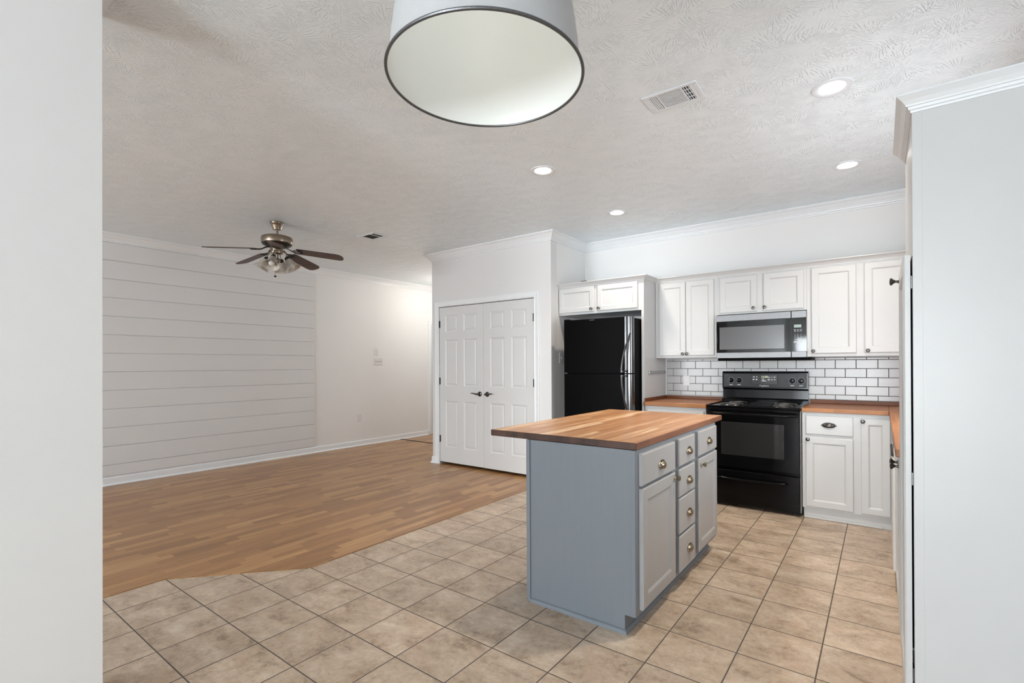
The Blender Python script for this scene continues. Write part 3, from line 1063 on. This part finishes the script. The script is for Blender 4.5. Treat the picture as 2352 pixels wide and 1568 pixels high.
# backguard
b = MB()
prof = [(.545, .905), (.545, .945), (.585, .955), (.590, 1.035), (.578, 1.048), (.560, 1.052), (.565, 1.20), (.572, 1.212), (.590, 1.218), (.618, 1.212), (.622, .905)]
v = [(x, y, z) for x in (.0, RW) for y, z in prof]; n_ = len(prof)
b.add(v, [tuple(range(n_)), tuple(range(n_, 2 * n_))[::-1]] + [(i, (i + 1) % n_, (i + 1) % n_ + n_, i + n_) for i in range(n_)], 'black')
b.box(-.001, .566, 1.06, .012, .62, 1.205, 'black', .006); b.box(RW - .012, .566, 1.06, RW + .001, .62, 1.205, 'black', .006)
b.build('backguard', t)
b = MB(); b.box(.014, .558, 1.062, RW - .014, .5645, 1.196, 'greypanel', .003); cp = b.build('control_panel', t)
b = MB(); b.box(.268, .555, 1.090, .506, .559, 1.186, 'blackglass', .004); dp = b.build('display', cp)
def text(s, size, loc, parent, name, mat, rot=(pi / 2, 0, 0), italic=0.0, xs=1.0):
    cu = bpy.data.curves.new(name, 'FONT')
    cu.body = s; cu.size = size; cu.align_x = 'CENTER'; cu.align_y = 'CENTER'; cu.extrude = .0002; cu.shear = italic
    tmp = bpy.data.objects.new(name, cu); COL.objects.link(tmp)
    dg = bpy.context.evaluated_depsgraph_get()
    me = bpy.data.meshes.new_from_object(tmp.evaluated_get(dg))
    bpy.data.objects.remove(tmp, do_unlink=True)
    me.materials.clear(); me.materials.append(M[mat])
    o = bpy.data.objects.new(name, me); COL.objects.link(o)
    o.parent = parent; o.location = loc; o.rotation_euler = rot; o.scale = (xs, 1, 1)
    return o
text('12:50', .026, (.392, .5540, 1.163), dp, 'clock_digits', 'digits')
text('Frigidaire', .022, (.388, .5570, 1.077), cp, 'maker_lettering', 'print', italic=.2)
b = MB()
for (x, z, w_, h_) in [(.298, 1.163, .015, .010), (.324, 1.163, .011, .010), (.295, 1.138, .016, .012), (.322, 1.138, .016, .012),
                       (.430, 1.160, .018, .009), (.430, 1.137, .017, .013), (.458, 1.161, .014, .004), (.458, 1.137, .014, .008),
                       (.482, 1.161, .011, .010), (.482, 1.137, .010, .009), (.378, 1.146, .018, .004), (.381, 1.139, .022, .003), (.386, 1.131, .036, .004), (.388, 1.122, .044, .005)]:
    MB().box(x - w_ / 2, .5545, z - h_ / 2, x + w_ / 2, .5555, z + h_ / 2, 'print').build('touch_button', dp)
for kx in (.085, .159, .631, .705):
    kb = MB().lathe([(.022, 0), (.022, .006), (.019, .010), (.018, .024), (.015, .028), (0, .029)], (0, 0, 0), 'black', '-Y', 20)
    kb.box(-.0035, -.034, -.018, .0035, -.02, .018, 'black', .002)
    ko = kb.build('control_knob', cp); ko.location = (kx, .558, 1.128)
    b = MB()
    for i in range(11):
        a = radians(-60 + i * 30)
        b.box(kx + .030 * cos(a) - .002, .5572, 1.128 + .030 * sin(a) - .0015, kx + .030 * cos(a) + .002, .5582, 1.128 + .030 * sin(a) + .0015, 'print')
    b.box(kx - .016, .5572, 1.080, kx + .016, .5582, 1.086, 'print')
    b.build('dial_marks', cp)
# oven door
b = MB(); b.box(.004, 0, .355, RW - .004, .034, .868, 'black', .006); od = b.build('oven_door', t)
b = MB()
b.box(.125, -.003, .470, .640, .002, .768, 'ovenglass', .010); b.build('oven_window', od)
b = MB(); pts = [(.030, .0, .848), (.034, -.030, .848)] + [(.05 + (RW - .10) * k / 12, -.040 - .012 * sin(pi * k / 12), .848) for k in range(13)] + [(RW - .034, -.030, .848), (RW - .030, .0, .848)]
b.tube(pts, .012, 'black', 10); b.build('handle', od)
b = MB(); b.box(.004, .002, .028, RW - .004, .036, .334, 'black', .006); dr = b.build('storage_drawer', t)
b = MB(); pts = [(.085, .004, .268), (.092, -.016, .268)] + [(.10 + (RW - .22) * k / 12, -.024 - .008 * sin(pi * k / 12), .268 - .004 * sin(pi * k / 12)) for k in range(13)] + [(RW - .112, -.016, .268), (RW - .105, .004, .268)]
b.tube(pts, .013, 'black', 10, flat=.8); b.build('handle', dr)

# ------------------------------------------------------------------ microwave
t = thing('microwave_oven', 'stainless over-the-range microwave under the short cabinet', 'microwave', (-1.292, 4.93, 1.346))
MW, MH = .765, .4145
MB().box(.002, .030, .0, MW - .002, .350, MH - .002, 'plastic', .002).build('microwave_body', t)
MB().box(.012, .02, -.022, MW + .03, .345, .0, 'blackmat', .004).build('bottom_grille', t)
b = MB()
b.box(0, 0, .352, .643, .03, MH, 'steel', .003); b.box(0, 0, 0, .643, .03, .055, 'steel', .003)
b.box(.002, .003, .055, .643, .03, .352, 'blackglass')
dd = b.build('microwave_door', t)
b = MB(); b.box(.030, .0015, .084, .590, .0032, .298, 'mwglass', .001); b.build('door_window', dd)
b = MB(); b.tube([(.016, .002, .075), (.014, -.010, .10), (.014, -.012, .2), (.014, -.010, .31), (.016, .002, .335)], .0045, 'black', 8); b.build('handle', dd)
b = MB()
b.box(.646, 0, .352, MW, .03, MH, 'steel', .003); b.box(.646, 0, 0, MW, .03, .055, 'steel', .003)
b.box(.646, .003, .055, MW - .001, .03, .352, 'blackglass'); cp = b.build('control_panel', t)
MB().box(.666, .0010, .266, .724, .0035, .293, 'lcd', .001).build('display', cp)
def key(x0, z0, x1, z1):
    MB().box(x0, .0022, z0, x1, .0032, z1, 'print').build('key', cp)
for r in range(4):
    for c in range(3):
        if r == 3 and c != 1:
            key(.668 + c * .023, .160 + (3 - r) * .0145 - .003, .682 + c * .023, .160 + (3 - r) * .0145 + .001); continue
        key(.674 + c * .023 - .0022, .162 + (3 - r) * .0145 - .003, .674 + c * .023 + .0022, .162 + (3 - r) * .0145 + .003)
for z in (.248, .235):
    for c in range(3):
        key(.666 + c * .023, z - .002, .682 + c * .023, z + .002)
for x in (.664, .694, .712):
    key(x, .134, x + (.02 if x != .694 else .004), .144)
key(.678, .106, .690, .110); key(.700, .106, .712, .110)

# ------------------------------------------------------------------ ceiling fan
t = thing('ceiling_fan', 'pewter ceiling fan with dark wood blades and four bell shades', 'ceiling fan', (-4.978, 2.53, ZC))
Z = lambda z: z - ZC
MB().lathe([(.066, 0), (.068, -.006), (.065, -.018), (.058, -.024), (.053, -.040), (.041, -.066), (.039, -.074), (.018, -.078), (0, -.078)][::-1], (0, 0, 0), 'fanmetal', 'Z', 32).build('canopy', t)
MB().lathe([(.0135, -.07), (.0135, -.135), (.028, -.135), (.028, -.150), (.012, -.152)], (0, 0, 0), 'fanmetal', 'Z', 16).build('downrod', t)
b = MB()
b.lathe([(.0, Z(2.622)), (.120, Z(2.620)), (.141, Z(2.612)), (.147, Z(2.602)), (.147, Z(2.555)), (.143, Z(2.545))], (0, 0, 0), 'fanmetal', 'Z', 48, cap=False)
b.lathe([(.143, Z(2.545)), (.134, Z(2.533)), (.110, Z(2.520)), (.075, Z(2.508)), (0, Z(2.506))], (0, 0, 0), 'fandark', 'Z', 48, cap=False)
b.build('motor_housing', t)
lk = MB().lathe([(.0, Z(2.508)), (.060, Z(2.508)), (.060, Z(2.462)), (.066, Z(2.458)), (.064, Z(2.448)), (.028, Z(2.444)), (.016, Z(2.438)), (.014, Z(2.40)), (.022, Z(2.392)), (.028, Z(2.38)), (.026, Z(2.368)), (.016, Z(2.352)), (0, Z(2.350))], (0, 0, 0), 'fanmetal', 'Z', 28).build('light_kit', t)
def make_blade():
    b = MB()
    out = [(.20, -.054), (.24, -.061), (.55, -.068), (.61, -.067), (.632, -.060), (.647, -.047), (.656, -.028), (.660, -.008), (.660, .008), (.656, .028), (.647, .047), (.632, .060), (.61, .067), (.55, .068), (.24, .061), (.20, .054)]
    th = .003; n = len(out)
    v = [(x, y, th) for x, y in out] + [(x, y, -th) for x, y in out]
    b.add(v, [tuple(range(n)), tuple(range(n, 2 * n))[::-1]] + [(i, (i + 1) % n, (i + 1) % n + n, i + n) for i in range(n)], 'blade')
    bo = b.build('fan_blade', t)
    a = MB()
    a.tube([(.07, 0, .022), (.11, 0, .012), (.15, 0, -.006), (.19, 0, -.008)], .007, 'fandark', 8)
    for s in (-1, 1):
        a.tube([(.150, 0, -.007)] + [(.205 - .040 * cos(q), s * .028 * sin(q) + s * .010, -.008) for q in [k * pi / 8 for k in range(1, 9)]], .0055, 'fandark', 6)
    a.tube([(.19, 0, -.008), (.235, 0, -.007)], .006, 'fandark', 6)
    a.build('blade_bracket', bo)
    return bo
bl0 = make_blade()
for k in range(5):
    bl_ = bl0 if k == 0 else copy_tree(bl0, t)
    ang = radians(-29 + 72 * k)
    bl_.matrix_local = Matrix.Translation((0, 0, Z(2.497))) @ Matrix.Rotation(ang, 4, 'Z') @ Matrix.Rotation(radians(7.4), 4, 'Y') @ Matrix.Rotation(radians(-13), 4, 'X')
def make_shade():
    b = MB(); ax = (1, 0, 0)
    prof = [(.024, 0), (.030, .008), (.036, .025), (.043, .048), (.052, .070), (.066, .092), (.075, .104)]
    inner = [(r - .003, h) for r, h in prof[::-1]]
    b.lathe(prof + inner, (0, 0, 0), 'frost', 'X', 28, cap=False)
    so = b.build('glass_shade', t)
    f = MB(); f.lathe([(.0, -.022), (.018, -.022), (.024, -.012), (.027, .004), (.024, .008), (0, .008)], (0, 0, 0), 'fandark', 'X', 20)
    f.build('shade_holder', so)
    g = MB(); g.lathe([(0, .006), (.012, .010), (.014, .03), (.027, .055), (.030, .072), (.024, .090), (.010, .1), (0, .101)], (0, 0, 0), 'bulb' if False else 'plastic', 'X', 18)
    g.build('bulb', so)
    return so
sh0 = make_shade()
for k, deg in enumerate((-47, 43, 133, 223)):
    s_ = sh0 if k == 0 else copy_tree(sh0, t)
    a = radians(deg)
    s_.matrix_local = Matrix.Rotation(a, 4, 'Z') @ Matrix.Translation((.102, 0, Z(2.388))) @ Matrix.Rotation(radians(58), 4, 'Y') @ Matrix.Scale(1.06, 4)
for k, deg in enumerate((-47, 43, 133, 223)):
    am = MB().tube([(.02, 0, Z(2.448)), (.045, 0, Z(2.463)), (.070, 0, Z(2.462)), (.086, 0, Z(2.446)), (.092, 0, Z(2.420)), (.095, 0, Z(2.402))], .0055, 'fanmetal', 8).build('lamp_arm', t)
    am.rotation_euler = (0, 0, radians(deg))
b = MB(); b.tube([(.03, -.035, Z(2.45)), (.03, -.035, Z(2.30)), (.03, -.035, Z(2.212))], .0016, 'fandark', 6)
b.lathe([(0, 0), (.009, .002), (.013, .009), (.009, .017), (0, .018)], (.03, -.035, Z(2.197)), 'fandark', 'Z', 12)
b.build('pull_chain', t)

# ------------------------------------------------------------------ pendant lamp
PZ = 1.9386
t = thing('pendant_lamp', 'large grey dome pendant lamp with white inside above the camera', 'pendant lamp', (-.717, .839, PZ))
outer = [(.2165, .004), (.213, .012), (.2105, .030), (.207, .07), (.2020, .11), (.196, .15), (.186, .20), (.170, .25), (.146, .295), (.112, .33), (.07, .352), (.045, .36), (.04, .41), (.0, .412)]
inner = [(.2155, .003), (.210, .012), (.2075, .030), (.204, .07), (.199, .11), (.193, .15), (.183, .20), (.167, .247), (.143, .291), (.110, .325), (.07, .346), (0, .350)]
MB().lathe(outer, (0, 0, 0), 'lamp_out', 'Z', 96, cap=False).build('lamp_shade', t)
MB().lathe(inner, (0, 0, 0), 'lamp_in', 'Z', 96, cap=False).build('shade_lining', t)
b = MB(); b.tube([(.218 * cos(2 * pi * k / 96), .218 * sin(2 * pi * k / 96), .0035) for k in range(96)], .0036, 'lamp_rim', 8, closed=True); b.build('rim', t)
MB().tube([(0, 0, .40), (0, 0, .6), (0, 0, ZC - PZ - .02)], .006, 'lamp_rim', 8).build('stem', t)
MB().lathe([(.0, -.03), (.055, -.028), (.062, -.004), (.062, 0)], (0, 0, ZC - PZ), 'lamp_out', 'Z', 28).build('canopy', t)
b = MB(); b.lathe([(.02, .35), (.02, .31), (.03, .29), (.034, .265), (.026, .24), (0, .232)], (0, 0, 0), 'bulb', 'Z', 20); b.build('bulb', t)
bulb_light('pendant_lining_fill', (-.717, .839, PZ + .20), .16, (1, .98, .94), .035)  # weak fill added to brighten the lining; pendant taken as off

# ------------------------------------------------------------------ recessed lights
def can_proto():
    t = thing('recessed_light', '', 'ceiling light', (0, 0, ZC), 0, 'recessed ceiling lights')
    MB().lathe([(.095, 0), (.094, -.004), (.086, -.006), (.064, -.002), (.060, .0)], (0, 0, 0), 'ventw', 'Z', 40, cap=False).build('trim_ring', t)
    MB().lathe([(.062, -.0015), (.03, -.003), (0, -.0035)], (0, 0, 0), 'lens', 'Z', 32, cap=False).build('lens', t)
    return t
cp0 = can_proto()
CANS = [(-2.060, 3.068, 'recessed ceiling light between pendant lamp and pantry closet, nearer of the left pair'),
        (-2.060, 4.352, 'recessed ceiling light nearest the refrigerator cabinet'),
        (-.205, 3.076, 'largest-looking recessed ceiling light, right of the white vent'),
        (-.196, 4.350, 'recessed ceiling light above the right worktop near the tall cabinet')]
for i, (x, y, lb) in enumerate(CANS):
    c = cp0 if i == 0 else copy_tree(cp0)
    c.location = (x, y, ZC); c['label'] = lb
    can_light(x, y, ZC - .02, (100 if x > -1 else 50) if y < 4 else (34 if x > -1 else 46), (1, .88, .74))

# ------------------------------------------------------------------ ceiling vents
def frame(b, x0, y0, x1, y1, w, z0, z1, mat, c=.002):
    b.box(x0, y0, z0, x1, y0 + w, z1, mat, c); b.box(x0, y1 - w, z0, x1, y1, z1, mat, c)
    b.box(x0, y0 + w, z0, x0 + w, y1 - w, z1, mat, c); b.box(x1 - w, y0 + w, z0, x1, y1 - w, z1, mat, c)
t = thing('ceiling_vent', 'white three-way ceiling vent between pendant lamp and recessed light', 'vent', (-.918, 2.662, ZC))
MB().box(-.130, -.078, -.002, .130, .078, -.0005, 'slot').build('backing', t)
b = MB(); frame(b, -.150, -.100, .150, .100, .024, -.007, 0, 'ventw', .003)
b.box(-.126, -.076, -.006, -.108, .076, -.001, 'ventw'); b.box(.108, -.076, -.006, .126, .076, -.001, 'ventw')
b.box(-.072, -.076, -.006, -.062, .076, -.001, 'ventw'); b.box(.062, -.076, -.006, .070, .076, -.001, 'ventw')
b.build('frame', t)
b = MB()
for k in range(11):
    y = -.068 + k * .0136
    b.box(-.062, y - .0035, -.006, .062, y + .0035, -.002, 'ventw')
for k in range(3):
    for s in (-1,):
        x = s * (.080 + k * .0105)
        b.box(x - .0035, -.074, -.006, x + .0035, .074, -.002, 'ventw')
for k in range(3):
    x = .078 + k * .0125
    b.box(x - .0015, -.074, -.006, x + .0015, .074, -.002, 'ventw')
for y in (-.04, 0, .04):
    b.box(.070, y - .002, -.005, .108, y + .002, -.002, 'ventw')
b.build('louvers', t)
t = thing('ceiling_vent', 'small white ceiling vent beside the ceiling fan', 'vent', (-4.653, 3.448, ZC))
MB().box(-.125, -.072, -.002, .125, .072, -.0005, 'slot').build('backing', t)
b = MB(); frame(b, -.150, -.100, .150, .100, .028, -.007, 0, 'ventw', .003); b.build('frame', t)
b = MB(); b.box(.050, -.072, -.006, .062, .072, -.001, 'ventw')
b.box(-.122, -.072, -.006, -.08, .072, -.001, 'ventw')
for k in range(9):
    b.box(-.08, -.062 + k * .0155 - .0012, -.006, .05, -.062 + k * .0155 + .0012, -.003, 'greypanel')
b.build('louvers', t)

# ------------------------------------------------------------------ plates on walls
def plate(name, label, cat, loc, rz, w, h, kind, n=1, group=None):
    t = thing(name, label, cat, loc, rz, group)
    MB().box(-w / 2, -.006, -h / 2, w / 2, 0, h / 2, 'plastic', .0025).build('cover_plate', t)
    for i in range(n):
        x = (i - (n - 1) / 2) * .046
        if kind == 'switch':
            b = MB(); b.box(x - .006, -.0075, -.013, x + .006, -.005, .013, 'trim', .0005)
            b.box(x - .004, -.016, -.002, x + .004, -.006, .008, 'greypanel' if n > 1 else 'trim', .001); b.build('toggle', t)
        else:
            for z in (-.0195, .0195):
                b = MB(); b.lathe([(0, 0), (.0165, 0), (.0165, .0018), (0, .002)], (x, -.006, z), 'trim', '-Y', 20)
                b.box(x - .0075, -.0084, z + .001, x - .0050, -.0079, z + .009, 'slot'); b.box(x + .0050, -.0084, z + .001, x + .0075, -.0079, z + .009, 'slot')
                b.box(x - .002, -.0084, z - .010, x + .002, -.0079, z - .006, 'slot')
                b.build('socket', t)
    return t
plate('light_switch', 'single switch plate above the triple one on the left wall', 'light switch', (XL, 5.12, 1.528), pi / 2, .075, .118, 'switch')
plate('light_switch', 'triple switch plate on the left wall past the shiplap', 'light switch', (XL, 5.165, 1.362), pi / 2, .175, .118, 'switch', 3)
plate('power_outlet', 'white power outlet low on the left wall', 'outlet', (XL, 4.796, .447), pi / 2, .072, .118, 'outlet')
plate('power_outlet', 'white power outlet on the subway tiles', 'outlet', (-1.697, YK - .010, 1.114), 0, .072, .112, 'outlet')
plate('light_switch', 'single switch plate on the pantry side wall by the refrigerator', 'light switch', (PX1, 4.728, 1.368), pi / 2, .078, .118, 'switch')
t = thing('knife_rack', 'slim grey metal bar on the refrigerator end panel', 'knife rack', (-1.930, 5.02, 1.207), pi / 2)
MB().box(-.215, -.014, -.015, .215, 0, .015, 'grey_slide', .003).build('bar', t)
for s in (-1, 1):
    MB().box(s * .205 - .008, -.016, -.012, s * .205 + .008, -.013, .012, 'steel', .001).build('end_cap', t)
tag(MB().box(-2.64, 4.655, 2.196, -2.57, 4.670, 2.204, 'rubber', .002).build('black_clip'), 'small black strip lying on the refrigerator cabinet crown', 'clip')
